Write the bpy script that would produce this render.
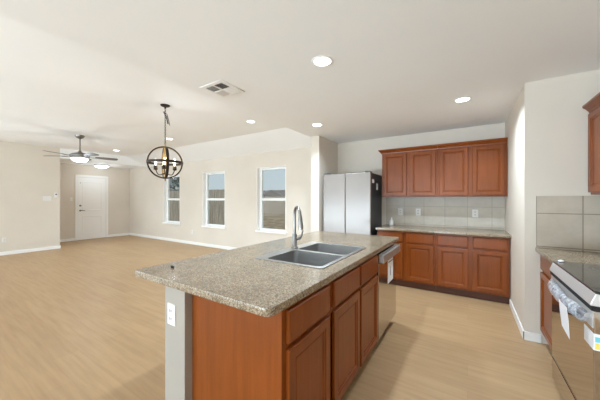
import bpy, bmesh, math, random
from mathutils import Vector, Matrix
random.seed(7)
for o in list(bpy.data.objects):
    bpy.data.objects.remove(o)
SC = bpy.context.scene
COL = SC.collection
PI = math.pi

# ------------------------------------------------------------------ camera
CAM_H = 1.335
cam_d = bpy.data.cameras.new('camera')
cam_d.sensor_width = 36.0
cam_d.lens = 262.0 / 600.0 * 36.0
cam_d.shift_y = -1.0 / 600.0
cam_d.clip_start = 0.02
cam_d.clip_end = 200
cam = bpy.data.objects.new('camera', cam_d)
COL.objects.link(cam)
cam.location = (0, 0, CAM_H)
cam.rotation_euler = (PI / 2, 0, math.radians(32.59))
SC.camera = cam

# ------------------------------------------------------------------ world, daylight, exposure
w = bpy.data.worlds.new('sky')
SC.world = w
w.use_nodes = True
wn = w.node_tree.nodes
wl = w.node_tree.links
bg = wn['Background']
tc = wn.new('ShaderNodeTexCoord')
sp = wn.new('ShaderNodeSeparateXYZ')
rp = wn.new('ShaderNodeValToRGB')
rp.color_ramp.elements[0].position = 0.45
rp.color_ramp.elements[0].color = (0.50, 0.56, 0.58, 1)
rp.color_ramp.elements[1].position = 0.75
rp.color_ramp.elements[1].color = (0.36, 0.47, 0.54, 1)
wl.new(tc.outputs['Generated'], sp.inputs[0])
mp = wn.new('ShaderNodeMapRange')
mp.inputs[1].default_value = -1
mp.inputs[2].default_value = 1
wl.new(sp.outputs[2], mp.inputs[0])
wl.new(mp.outputs[0], rp.inputs[0])
wl.new(rp.outputs[0], bg.inputs[0])
bg.inputs[1].default_value = 0.95

VS = SC.view_settings
SC.display_settings.display_device = 'sRGB'
VS.view_transform = 'Standard'
VS.look = 'None'
VS.gamma = 1.0
VS.exposure = 0.38
VS.use_curve_mapping = False
SC.cycles.diffuse_bounces = 8
SC.cycles.max_bounces = 14
SC.cycles.transparent_max_bounces = 12
SC.cycles.sample_clamp_indirect = 6


def area(name, loc, rot, sx, sy, power, col=(1, 1, 1)):
    d = bpy.data.lights.new(name, 'AREA')
    d.shape = 'RECTANGLE'
    d.size = sx
    d.size_y = sy
    d.energy = power
    d.color = col
    o = bpy.data.objects.new(name, d)
    COL.objects.link(o)
    o.location = loc
    o.rotation_euler = rot
    return o


# added fill lamps behind the camera in place of daylight; the walls are closed
FILL_COL = (0.665, 0.855, 1.0)
area('fill_rear_living', (-5.6, -6.4, 1.4), (math.radians(98), 0, 0), 5.0, 2.2, 30, FILL_COL)
area('fill_rear_kitchen', (-1.2, -6.4, 1.95), (math.radians(92), 0, 0), 2.8, 0.9, 30, FILL_COL)
area('fill_side', (-9.15, -3.0, 1.4), (0, -math.radians(108), 0), 2.0, 5.0, 170, FILL_COL)
# added low wide fill lamps, turned up to bounce off the white ceiling
area('bounce_fill_kitchen', (-2.0, -5.2, 0.35), (math.radians(124), 0, 0), 4.0, 0.7, 245, FILL_COL)
area('bounce_fill_living', (-6.0, -5.2, 0.35), (math.radians(122), 0, 0), 4.0, 0.7, 150, FILL_COL)
sun_d = bpy.data.lights.new('sun', 'SUN')
sun_d.energy = 1.3
sun_d.angle = math.radians(4)
sun_d.color = (1.0, 0.96, 0.9)
sun = bpy.data.objects.new('sun', sun_d)
COL.objects.link(sun)
sun.rotation_euler = (math.radians(42), 0, math.radians(14))

# ------------------------------------------------------------------ materials


def mat(name, col=(0.8, 0.8, 0.8), rough=0.5, metal=0.0, spec=0.5, emit=None, estr=0, trans=0.0, coat=0.0):
    m = bpy.data.materials.new(name)
    m.use_nodes = True
    b = m.node_tree.nodes['Principled BSDF']
    b.inputs['Base Color'].default_value = (*col, 1)
    b.inputs['Roughness'].default_value = rough
    b.inputs['Metallic'].default_value = metal
    b.inputs['Specular IOR Level'].default_value = spec
    b.inputs['Transmission Weight'].default_value = trans
    b.inputs['Coat Weight'].default_value = coat
    if emit:
        b.inputs['Emission Color'].default_value = (*emit, 1)
        b.inputs['Emission Strength'].default_value = estr
    return m


def nodes(m):
    return m.node_tree.nodes, m.node_tree.links, m.node_tree.nodes['Principled BSDF']


def coords(m, scale=(1, 1, 1), rot=(0, 0, 0), loc=(0, 0, 0)):
    n, l, b = nodes(m)
    g = n.new('ShaderNodeNewGeometry')
    mp = n.new('ShaderNodeMapping')
    mp.inputs['Scale'].default_value = scale
    mp.inputs['Rotation'].default_value = rot
    mp.inputs['Location'].default_value = loc
    l.new(g.outputs['Position'], mp.inputs['Vector'])
    return mp.outputs[0]


def noise(m, vec, scale, detail=3, rough=0.5):
    n, l, b = nodes(m)
    t = n.new('ShaderNodeTexNoise')
    t.inputs['Scale'].default_value = scale
    t.inputs['Detail'].default_value = detail
    t.inputs['Roughness'].default_value = rough
    l.new(vec, t.inputs['Vector'])
    return t.outputs['Fac']


def ramp(m, fac, stops, interp='LINEAR'):
    n, l, b = nodes(m)
    r = n.new('ShaderNodeValToRGB')
    r.color_ramp.interpolation = interp
    e = r.color_ramp.elements
    while len(e) < len(stops):
        e.new(0.5)
    for i, (p, c) in enumerate(stops):
        e[i].position = p
        e[i].color = (*c, 1)
    l.new(fac, r.inputs[0])
    return r.outputs[0]


def mix(m, fac, a, b_, mode='MIX'):
    n, l, b = nodes(m)
    x = n.new('ShaderNodeMix')
    x.data_type = 'RGBA'
    x.blend_type = mode
    for sock, v in ((x.inputs[0], fac), (x.inputs[6], a), (x.inputs[7], b_)):
        if isinstance(v, (int, float)):
            sock.default_value = v
        elif isinstance(v, tuple):
            sock.default_value = (*v, 1)
        else:
            l.new(v, sock)
    return x.outputs[2]


def bump(m, h, strength=0.2, dist=0.002):
    n, l, b = nodes(m)
    k = n.new('ShaderNodeBump')
    k.inputs['Strength'].default_value = strength
    k.inputs['Distance'].default_value = dist
    l.new(h, k.inputs['Height'])
    l.new(k.outputs[0], b.inputs['Normal'])


def set_col(m, c):
    n, l, b = nodes(m)
    l.new(c, b.inputs['Base Color'])


def painted(name, col, var=0.03, rough=0.75):
    m = mat(name, col, rough, spec=0.25)
    v = coords(m)
    f = noise(m, v, 1.3, 3)
    a = tuple(c * (1 - var) for c in col)
    b = tuple(min(1, c * (1 + var)) for c in col)
    set_col(m, ramp(m, f, [(0.3, a), (0.7, b)]))
    bump(m, noise(m, v, 220, 2), 0.06, 0.001)
    return m


M = {}
M['wall'] = painted('beige wall paint', (0.685, 0.62, 0.54))
M['ceiling'] = painted('white ceiling paint', (0.90, 0.90, 0.90), 0.012)
M['trim'] = painted('white trim paint', (0.86, 0.85, 0.83), 0.01, 0.45)
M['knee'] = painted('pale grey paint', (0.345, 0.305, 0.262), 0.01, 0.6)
M['plastic'] = mat('white plastic', (0.76, 0.745, 0.715), 0.4)
M['paper'] = mat('white paper', (0.86, 0.86, 0.88), 0.6)
M['ink'] = mat('grey print', (0.15, 0.15, 0.16), 0.6)
M['black'] = mat('black enamel', (0.012, 0.012, 0.014), 0.35)
M['fridge_side'] = mat('charcoal steel', (0.022, 0.024, 0.03), 0.4)
M['blackglass'] = mat('black ceramic glass', (0.02, 0.022, 0.022), 0.06, coat=0.5)
M['steel'] = mat('brushed steel', (0.66, 0.66, 0.66), 0.24, 1.0)
M['nickel'] = mat('brushed nickel', (0.27, 0.265, 0.26), 0.33, 1.0)
M['sinksteel'] = mat('satin sink steel', (0.40, 0.40, 0.40), 0.42, 1.0)
M['panelsteel'] = mat('light panel steel', (0.72, 0.71, 0.70), 0.42, 0.6)
M['dwhandle'] = mat('taupe brushed steel', (0.44, 0.415, 0.385), 0.38, 0.8)
M['rimsteel'] = mat('polished rim steel', (0.50, 0.50, 0.50), 0.3, 1.0)
M['mirrorsteel'] = mat('mirror finish oven glass', (0.56, 0.52, 0.48), 0.05, 1.0)
M['dwsteel'] = mat('polished dishwasher steel', (0.60, 0.575, 0.54), 0.12, 1.0)
M['fridge'] = mat('pale silver steel', (0.245, 0.215, 0.195), 0.25, 0.35)
M['bronze'] = mat('dark bronze', (0.045, 0.032, 0.024), 0.4, 0.7)
M['gold'] = mat('antique brass', (0.62, 0.44, 0.20), 0.35, 1.0)
M['blade'] = mat('grey washed blade', (0.16, 0.155, 0.15), 0.45)
M['lamp'] = mat('lit frosted glass', (1, 0.97, 0.92), 0.4, emit=(0.86, 0.94, 1.0), estr=3)
M['led'] = mat('lit lens', (1, 1, 1), 0.4, emit=(1.0, 0.97, 0.92), estr=7)
M['bulb'] = mat('lit candle bulb', (1, 0.95, 0.85), 0.3, emit=(1.0, 0.88, 0.66), estr=1.6)
M['dark'] = mat('dark hollow', (0.01, 0.01, 0.01), 0.8)
M['grille'] = mat('grille paint', (0.74, 0.71, 0.68), 0.5)
M['yellow'] = mat('yellow print', (0.85, 0.70, 0.15), 0.6)
M['cyan'] = mat('cyan print', (0.20, 0.60, 0.70), 0.6)

# plastic film
m = mat('clear crinkled film', (0.75, 0.80, 0.88), 0.12)
n, l, b = nodes(m)
v = coords(m)
bump(m, noise(m, v, 60, 3), 0.9, 0.01)
tr = n.new('ShaderNodeBsdfTransparent')
mx = n.new('ShaderNodeMixShader')
f = ramp(m, noise(m, v, 35, 3), [(0.35, (0.25,) * 3), (0.65, (0.8,) * 3)])
l.new(f, mx.inputs[0])
l.new(tr.outputs[0], mx.inputs[1])
l.new(b.outputs[0], mx.inputs[2])
l.new(mx.outputs[0], n['Material Output'].inputs[0])
M['film'] = m

# cherry wood
def cherry(name, rot):
    m = mat(name, (0.25, 0.075, 0.022), 0.30, spec=0.33)
    nn, ll, bb = nodes(m)
    bb.inputs['Coat Roughness'].default_value = 0.3
    v = coords(m, (16, 16, 0.9), rot)
    f = noise(m, v, 2.2, 5, 0.6)
    c1 = ramp(m, f, [(0.2, (0.165, 0.036, 0.004)), (0.55, (0.215, 0.052, 0.007)), (0.9, (0.25, 0.066, 0.011))])
    f2 = noise(m, coords(m), 2.4, 2)
    c2 = ramp(m, f2, [(0.3, (0.90, 0.90, 0.90)), (0.7, (1.1, 1.08, 1.05))])
    set_col(m, mix(m, 1.0, c1, c2, 'MULTIPLY'))
    return m


M['wood'] = cherry('cherry stained wood', (0, 0, 0))
M['toe'] = mat('dark toe board', (0.085, 0.024, 0.008), 0.5)

# granite
m = mat('speckled granite', (0.5, 0.42, 0.32), 0.19, spec=0.9)
nn, ll, bb = nodes(m)
v = coords(m)
vo = nn.new('ShaderNodeTexVoronoi')
vo.inputs['Scale'].default_value = 210
ll.new(v, vo.inputs['Vector'])
c1 = ramp(m, vo.outputs['Color'], [(0.10, (0.11, 0.075, 0.045)), (0.30, (0.215, 0.155, 0.098)), (0.6, (0.30, 0.242, 0.172)), (0.9, (0.42, 0.37, 0.30))])
f = noise(m, v, 46, 4, 0.7)
c2 = ramp(m, f, [(0.33, (0.05, 0.04, 0.03)), (0.45, (1, 1, 1))])
c3 = mix(m, 0.55, c1, c2, 'MULTIPLY')
f3 = noise(m, v, 7, 3, 0.6)
c4 = ramp(m, f3, [(0.35, (0.84, 0.80, 0.74)), (0.65, (1.08, 1.05, 1.0))])
set_col(m, mix(m, 1.0, c3, c4, 'MULTIPLY'))
M['granite'] = m

# oak plank floor (planks run along X)
m = mat('light oak planks', (0.6, 0.42, 0.24), 0.42, spec=0.35)
nn, ll, bb = nodes(m)
v = coords(m)
br = nn.new('ShaderNodeTexBrick')
br.offset = 0.37
br.inputs['Scale'].default_value = 1.0
br.inputs['Brick Width'].default_value = 1.22
br.inputs['Row Height'].default_value = 0.18
br.inputs['Mortar Size'].default_value = 0.0012
br.inputs['Mortar Smooth'].default_value = 0.2
br.inputs['Color1'].default_value = (0.415, 0.27, 0.146, 1)
br.inputs['Color2'].default_value = (0.45, 0.298, 0.163, 1)
br.inputs['Mortar'].default_value = (0.37, 0.24, 0.13, 1)
ll.new(v, br.inputs['Vector'])
f = noise(m, coords(m, (1.2, 16, 1)), 1.6, 5, 0.6)
g = ramp(m, f, [(0.3, (0.88, 0.85, 0.82)), (0.6, (1.03, 1.03, 1.02))])
set_col(m, mix(m, 1.0, br.outputs['Color'], g, 'MULTIPLY'))
M['floor'] = m


def tile(name, plane, base, grout, zoff):
    m = mat(name, base, 0.4, spec=0.4)
    nn, ll, bb = nodes(m)
    g = nn.new('ShaderNodeNewGeometry')
    s = nn.new('ShaderNodeSeparateXYZ')
    ll.new(g.outputs['Position'], s.inputs[0])
    sb = nn.new('ShaderNodeMath')
    sb.operation = 'SUBTRACT'
    ll.new(s.outputs[2], sb.inputs[0])
    sb.inputs[1].default_value = zoff
    sx = nn.new('ShaderNodeMath')
    sx.operation = 'ADD'
    ll.new(s.outputs[0], sx.inputs[0])
    sx.inputs[1].default_value = plane
    c = nn.new('ShaderNodeCombineXYZ')
    ll.new(sx.outputs[0], c.inputs[0])
    ll.new(sb.outputs[0], c.inputs[1])
    br = nn.new('ShaderNodeTexBrick')
    br.offset = 0.0
    br.inputs['Scale'].default_value = 1.0
    br.inputs['Brick Width'].default_value = 0.305
    br.inputs['Row Height'].default_value = 0.305
    br.inputs['Mortar Size'].default_value = 0.0045
    br.inputs['Mortar Smooth'].default_value = 0.1
    br.inputs['Color1'].default_value = (*base, 1)
    br.inputs['Color2'].default_value = (*[x * 0.93 for x in base], 1)
    br.inputs['Mortar'].default_value = (*grout, 1)
    ll.new(c.outputs[0], br.inputs['Vector'])
    f = noise(m, coords(m), 7, 4, 0.6)
    k = ramp(m, f, [(0.3, (0.90, 0.89, 0.87)), (0.7, (1.06, 1.05, 1.04))])
    set_col(m, mix(m, 1.0, br.outputs['Color'], k, 'MULTIPLY'))
    return m


M['tile_back'] = tile('beige ceramic tile', 0.0, (0.54, 0.49, 0.42), (0.40, 0.36, 0.30), 1.213)
M['tile_side'] = tile('beige stone tile', -0.845, (0.50, 0.435, 0.355), (0.27, 0.225, 0.17), 1.203)

# window glass with screen tint
m = bpy.data.materials.new('window glass')
m.use_nodes = True
nn, ll = m.node_tree.nodes, m.node_tree.links
nn.remove(nn['Principled BSDF'])
tr = nn.new('ShaderNodeBsdfTransparent')
tr.inputs[0].default_value = (0.95, 0.965, 0.965, 1)
gl = nn.new('ShaderNodeBsdfGlossy')
gl.inputs['Roughness'].default_value = 0.02
lw = nn.new('ShaderNodeLayerWeight')
lw.inputs[0].default_value = 0.25
fr = nn.new('ShaderNodeMath')
fr.operation = 'MULTIPLY'
fr.inputs[1].default_value = 0.06
ll.new(lw.outputs['Facing'], fr.inputs[0])
mx = nn.new('ShaderNodeMixShader')
ll.new(fr.outputs[0], mx.inputs[0])
ll.new(tr.outputs[0], mx.inputs[1])
ll.new(gl.outputs[0], mx.inputs[2])
ll.new(mx.outputs[0], nn['Material Output'].inputs[0])
M['glass'] = m
M['fence'] = mat('weathered fence wood', (0.30, 0.235, 0.19), 0.8)
set_col(M['fence'], ramp(M['fence'], noise(M['fence'], coords(M['fence'], (9, 9, 1)), 1.5, 4), [(0.3, (0.33, 0.27, 0.22)), (0.7, (0.55, 0.46, 0.39))]))
M['fence2'] = mat('brown fence boards', (0.34, 0.25, 0.19), 0.8)
set_col(M['fence2'], ramp(M['fence2'], noise(M['fence2'], coords(M['fence2'], (2, 2, 12)), 1.5, 4), [(0.3, (0.36, 0.27, 0.20)), (0.7, (0.56, 0.44, 0.35))]))
M['roof'] = mat('brown roof shingle', (0.22, 0.17, 0.15), 0.9)
M['housewall'] = mat('tan brick house wall', (0.40, 0.31, 0.25), 0.9)
M['grass'] = mat('dry lawn', (0.20, 0.22, 0.10), 0.9)
M['leaf'] = mat('grey green leaves', (0.16, 0.17, 0.15), 0.8)
set_col(M['leaf'], ramp(M['leaf'], noise(M['leaf'], coords(M['leaf']), 3.5, 3), [(0.35, (0.20, 0.21, 0.19)), (0.65, (0.48, 0.50, 0.49))]))
M['bark'] = mat('bark', (0.12, 0.09, 0.07), 0.9)

# ------------------------------------------------------------------ mesh helpers


class MB:
    def __init__(s):
        s.bm = bmesh.new()

    def quadmesh(s, vs, fs):
        v = [s.bm.verts.new(p) for p in vs]
        for f in fs:
            try:
                s.bm.faces.new([v[i] for i in f])
            except ValueError:
                pass

    def box(s, x0, x1, y0, y1, z0, z1):
        x0, x1 = min(x0, x1), max(x0, x1)
        y0, y1 = min(y0, y1), max(y0, y1)
        z0, z1 = min(z0, z1), max(z0, z1)
        s.quadmesh([(x0, y0, z0), (x1, y0, z0), (x1, y1, z0), (x0, y1, z0), (x0, y0, z1), (x1, y0, z1), (x1, y1, z1), (x0, y1, z1)],
                   [(3, 2, 1, 0), (4, 5, 6, 7), (0, 1, 5, 4), (1, 2, 6, 5), (2, 3, 7, 6), (3, 0, 4, 7)])
        return s

    def loft(s, loops, cap0=True, cap1=True, closed=True):
        rows = [[s.bm.verts.new(p) for p in lp] for lp in loops]
        n = len(rows[0])
        for a, b in zip(rows, rows[1:]):
            for i in range(n if closed else n - 1):
                j = (i + 1) % n
                try:
                    s.bm.faces.new((a[i], a[j], b[j], b[i]))
                except ValueError:
                    pass
        if cap0:
            s.bm.faces.new(rows[0][::-1])
        if cap1:
            s.bm.faces.new(rows[-1])
        return s

    def lathe(s, prof, c=(0, 0, 0), seg=24, axis='z', cap0=True, cap1=True):
        loops = []
        for r, h in prof:
            lp = []
            for k in range(seg):
                a = 2 * PI * k / seg
                p = (r * math.cos(a), r * math.sin(a), h)
                if axis == 'x':
                    p = (h, r * math.cos(a), r * math.sin(a))
                if axis == 'y':
                    p = (r * math.sin(a), h, r * math.cos(a))
                lp.append((c[0] + p[0], c[1] + p[1], c[2] + p[2]))
            loops.append(lp)
        return s.loft(loops, cap0, cap1)

    def tube(s, pts, r, seg=10, closed=False, sx=1.0):
        pts = [Vector(p) for p in pts]
        rs = r if isinstance(r, (list, tuple)) else [r] * len(pts)
        loops = []
        n = len(pts)
        up = None
        for i, p in enumerate(pts):
            a = pts[(i - 1) % n] if (closed or i > 0) else p
            b = pts[(i + 1) % n] if (closed or i < n - 1) else p
            t = (b - a).normalized()
            if up is None:
                up = Vector((0, 0, 1)) if abs(t.z) < 0.9 else Vector((1, 0, 0))
            sd = t.cross(up)
            if sd.length < 1e-5:
                sd = t.cross(Vector((1, 0.3, 0)))
            sd.normalize()
            up = sd.cross(t).normalized()
            loops.append([p + rs[i] * (math.cos(2 * PI * k / seg) * sd * sx + math.sin(2 * PI * k / seg) * up) for k in range(seg)])
        if closed:
            loops.append(loops[0])
            s.loft(loops, False, False)
        else:
            s.loft(loops)
        return s

    def build(s, name, m, parent=None, smooth=False, bevel=0.0, seg=2):
        bmesh.ops.remove_doubles(s.bm, verts=s.bm.verts, dist=1e-6)
        bmesh.ops.recalc_face_normals(s.bm, faces=s.bm.faces)
        off = Vector((0, 0, 0))
        p = parent
        while p is not None:
            off += p.location
            p = p.parent
        if parent is None:
            # origin at the base of the thing
            xs = [v.co for v in s.bm.verts]
            org = Vector((sum(v.x for v in xs) / len(xs), sum(v.y for v in xs) / len(xs), min(v.z for v in xs)))
            off = org
        for v in s.bm.verts:
            v.co -= off
        me = bpy.data.meshes.new(name)
        s.bm.to_mesh(me)
        s.bm.free()
        me.materials.append(M[m] if isinstance(m, str) else m)
        if smooth:
            for f in me.polygons:
                f.use_smooth = True
        o = bpy.data.objects.new(name, me)
        COL.objects.link(o)
        if parent is not None:
            o.parent = parent
        else:
            o.location = off
        if smooth:
            me.set_sharp_from_angle(angle=math.radians(40))
        if bevel:
            b = o.modifiers.new('bevel', 'BEVEL')
            b.width = bevel
            b.segments = seg
            b.limit_method = 'ANGLE'
            b.angle_limit = math.radians(40)
        return o


def tag(o, label, cat=None, group=None, kind=None):
    if label:
        o['label'] = label
    if cat:
        o['category'] = cat
    if group:
        o['group'] = group
    if kind:
        o['kind'] = kind
    return o


def thing(name, loc, label, cat, group=None, kind=None):
    o = bpy.data.objects.new(name, None)
    o.empty_display_size = 0.1
    COL.objects.link(o)
    o.location = loc
    return tag(o, label, cat, group, kind)


def struct(o, label, cat):
    return tag(o, label, cat, None, 'structure')


def copy_thing(root, delta, label):
    r = root.copy()
    COL.objects.link(r)
    r.location = root.location + Vector(delta)
    r['label'] = label
    for ch in list(root.children):
        c = ch.copy()
        COL.objects.link(c)
        c.parent = r
        for g in list(ch.children):
            d = g.copy()
            COL.objects.link(d)
            d.parent = c
    return r


class Face:
    """axis-aligned frame: u along the width, n outwards from the front, z up"""

    def __init__(s, org, u, n):
        s.o, s.u, s.n = Vector(org), Vector(u), Vector(n)

    def p(s, u, n, z):
        q = s.o + s.u * u + s.n * n
        return Vector((q.x, q.y, z))

    def box(s, mb, u0, u1, n0, n1, z0, z1):
        a, b = s.p(u0, n0, z0), s.p(u1, n1, z1)
        return mb.box(a.x, b.x, a.y, b.y, a.z, b.z)

    def rects(s, mb, u0, u1, z0, z1, prof, cap0=True):
        loops = []
        for i, nn_ in prof:
            loops.append([s.p(u0 + i, nn_, z0 + i), s.p(u1 - i, nn_, z0 + i), s.p(u1 - i, nn_, z1 - i), s.p(u0 + i, nn_, z1 - i)])
        return mb.loft(loops, cap0, True)


DOOR = [(0, 0.001), (0, 0.016), (0.004, 0.020), (0.046, 0.020), (0.051, 0.014), (0.058, 0.014), (0.064, 0.006), (0.068, 0.006), (0.074, 0.009)]
DRAW = [(0, 0.001), (0, 0.014), (0.005, 0.019), (0.010, 0.020)]


def door(F, u0, u1, z0, z1, parent, name='door'):
    mb = MB()
    F.rects(mb, u0, u1, z0, z1, DOOR)
    return mb.build(name, 'wood', parent)


def drawer(F, u0, u1, z0, z1, parent, name='drawer'):
    mb = MB()
    F.rects(mb, u0, u1, z0, z1, DRAW)
    return mb.build(name, 'wood', parent)


def base_unit(F, w_, depth, top, label, group, doors, toe=0.075, open_top=False, z_dr=0.165, edge=0.03, gap=0.03):
    base = F.p(w_ / 2, -depth / 2, 0)
    t = thing('base_cabinet', base, label, 'cabinet', group)
    mb = MB()
    e = 0.0008
    if open_top:
        F.box(mb, e, 0.018, -depth, 0, 0.1, top)
        F.box(mb, w_ - 0.018, w_ - e, -depth, 0, 0.1, top)
        F.box(mb, 0.018, w_ - 0.018, -depth, 0, 0.1, 0.118)
        F.box(mb, 0.018, w_ - 0.018, -depth, -depth + 0.012, 0.118, top)
        F.box(mb, 0.018, w_ - 0.018, -0.02, 0, 0.118, 0.15)
        F.box(mb, 0.018, w_ - 0.018, -0.02, 0, top - 0.2, top)
        F.box(mb, w_ / 2 - 0.025, w_ / 2 + 0.025, -0.02, 0, 0.15, top - 0.2)
    else:
        F.box(mb, e, w_ - e, -depth, 0, 0.1, top)
    mb.build('carcass', 'wood', t, bevel=0.0015, seg=1)
    mb = MB()
    F.box(mb, e, w_ - e, -depth + 0.02, -toe, 0, 0.0995)
    mb.build('toe_kick', 'toe', t)
    n = doors
    cw = (w_ - 2 * edge - (n - 1) * gap) / n
    for k in range(n):
        u0 = edge + k * (cw + gap)
        drawer(F, u0, u0 + cw, top - 0.02 - z_dr + 0.02, top - 0.02, t)
        door(F, u0, u0 + cw, 0.125, top - 0.02 - z_dr - 0.005, t)
    return t


def slab(name, outline, z0, z1, m, holes=(), bevel=0.004):
    """flat slab with optional holes from 2D outlines, as an evaluated filled curve"""
    cu = bpy.data.curves.new(name, 'CURVE')
    cu.dimensions = '2D'
    cu.fill_mode = 'BOTH'
    cu.extrude = (z1 - z0) / 2 - bevel
    cu.bevel_depth = bevel
    cu.bevel_resolution = 2
    for pl in [outline] + list(holes):
        s = cu.splines.new('POLY')
        s.points.add(len(pl) - 1)
        for q, (x, y) in zip(s.points, pl):
            q.co = (x, y, 0, 1)
        s.use_cyclic_u = True
    tmp = bpy.data.objects.new('tmp', cu)
    COL.objects.link(tmp)
    bpy.context.view_layer.update()
    dg = bpy.context.evaluated_depsgraph_get()
    me = bpy.data.meshes.new_from_object(tmp.evaluated_get(dg))
    bpy.data.objects.remove(tmp)
    bm = bmesh.new()
    bm.from_mesh(me)
    bmesh.ops.remove_doubles(bm, verts=bm.verts, dist=1e-5)
    mb = MB()
    mb.bm.free()
    mb.bm = bm
    for v in bm.verts:
        v.co.z += (z0 + z1) / 2
    return mb


def rrect(x0, x1, y0, y1, r=0.0, seg=5, rs=None):
    rs = rs or [r] * 4
    pts = []
    for (cx, cy, a0, rr) in ((x1, y0, -PI / 2, rs[0]), (x1, y1, 0, rs[1]), (x0, y1, PI / 2, rs[2]), (x0, y0, PI, rs[3])):
        ox = cx + (-rr if cx == x1 else rr)
        oy = cy + (-rr if cy == y1 else rr)
        if rr < 1e-6:
            pts.append((cx, cy))
            continue
        for k in range(seg + 1):
            a = a0 + PI / 2 * k / seg
            pts.append((ox + rr * math.cos(a), oy + rr * math.sin(a)))
    return pts


# ------------------------------------------------------------------ setting
CZ, LZ = 2.44, 2.71           # kitchen and living-room ceiling heights
YB = 4.80                     # back wall
XL, XE = -9.28, -10.60        # living-room left wall, entry wall
YR = -6.5
XR = 1.22
TW = 3.25                     # tiled wall facing the camera
PX = 0.457                    # side of the pantry block

struct(MB().box(XE - 0.2, XR + 0.3, YR - 0.2, YB + 0.15, -0.1, 0).build('floor', 'floor'), 'light oak plank floor running through kitchen and living room', 'floor')

mb = MB()
mb.box(-2.36, XR + 0.3, YR - 0.2, YB + 0.15, CZ, LZ + 0.15)             # kitchen
mb.box(XL - 0.01, -2.361, YR - 0.2, 4.10, LZ, LZ + 0.15)                # living room
mb.loft([[(x, 4.10, LZ), (x, YB + 0.15, CZ - 0.058), (x, YB + 0.15, LZ + 0.15), (x, 4.10, LZ + 0.15)] for x in (XL - 0.01, -2.361)])
mb.box(XE - 0.2, XL - 0.0105, 2.36, YB + 0.15, CZ, LZ + 0.15)           # entry
struct(mb.build('ceiling', 'ceiling'), 'white ceiling, lower over the kitchen and raised over the living room', 'ceiling')

# walls
WIN = [(-8.32, -7.45), (-6.35, -5.44), (-4.31, -3.44)]
WZ0, WZ1 = 0.56, 2.09
mb = MB()
xs = [XE - 0.2] + [v for p in WIN for v in p] + [XR + 0.3]
for i in range(0, len(xs), 2):
    mb.box(xs[i], xs[i + 1], YB, YB + 0.14, 0, LZ)
for a, b_ in WIN:
    mb.box(a, b_, YB, YB + 0.14, 0, WZ0)
    mb.box(a, b_, YB, YB + 0.14, WZ1, LZ)
struct(mb.build('wall_back', 'wall'), 'long beige back wall with three windows', 'wall')
struct(MB().box(-2.338, -2.177, 4.02, YB - 0.001, 0, CZ - 0.001).build('wall_stub', 'wall'), 'short beige wall end standing beside the refrigerator', 'wall')
struct(MB().box(PX, XR + 0.3, TW, YB - 0.001, 0, CZ - 0.001).build('wall_pantry', 'wall'), 'beige corner wall block right of the back cabinets', 'wall')
struct(MB().box(XR, XR + 0.15, YR, TW - 0.001, 0, CZ - 0.001).build('wall_right', 'wall'), 'beige wall behind the range', 'wall')
struct(MB().box(XL - 0.15, XL, YR, 2.47, 0, LZ - 0.001).build('wall_left', 'wall'), 'beige living room wall on the far left', 'wall')
struct(MB().box(XE - 0.15, XE, 2.36, YB - 0.001, 0, CZ - 0.001).build('wall_entry', 'wall'), 'beige wall holding the white front door', 'wall')
struct(MB().box(XE, XL - 0.151, 2.36, 2.47, 0, CZ - 0.001).build('wall_entry_side', 'wall'), 'beige side wall of the entry', 'wall')
struct(MB().box(XL - 0.15, XR + 0.15, YR - 0.15, YR, 0, LZ - 0.001).build('wall_rear', 'wall'), 'beige wall behind the camera', 'wall')
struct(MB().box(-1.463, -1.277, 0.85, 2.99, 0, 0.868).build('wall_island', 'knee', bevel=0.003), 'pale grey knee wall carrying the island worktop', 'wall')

# baseboards
def bb(name, x0, x1, y0, y1, label):
    struct(MB().box(x0, x1, y0, y1, 0.0, 0.082).build(name, 'trim', bevel=0.004), label, 'baseboard')


bt = 0.014
bb('baseboard_back', XE + bt, -2.34, YB - bt, YB - 0.0005, 'white baseboard under the three windows')
bb('baseboard_left', XL + 0.0005, XL + bt, YR, 2.47 + bt, 'white baseboard of the far left wall')
bb('baseboard_entry_left', XE + 0.0005, XE + bt, 2.471, 3.185, 'white baseboard left of the front door')
bb('baseboard_entry_right', XE + 0.0005, XE + bt, 4.11, YB - 0.001, 'white baseboard right of the front door')
bb('baseboard_entry_end', XL - 0.15, XL, 2.4705, 2.47 + bt, 'white baseboard on the end of the left wall')
bb('baseboard_pantry', PX - bt, PX - 0.0005, TW - bt, 4.185, 'white baseboard on the corner block beside the back cabinets')
bb('baseboard_tile', PX - bt, 0.575, TW - bt, TW - 0.0005, 'short white baseboard beside the right base cabinet')
bb('baseboard_stub', -2.338, -2.177, 4.02 - bt, 4.0195, 'white baseboard on the wall end by the refrigerator')

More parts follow.
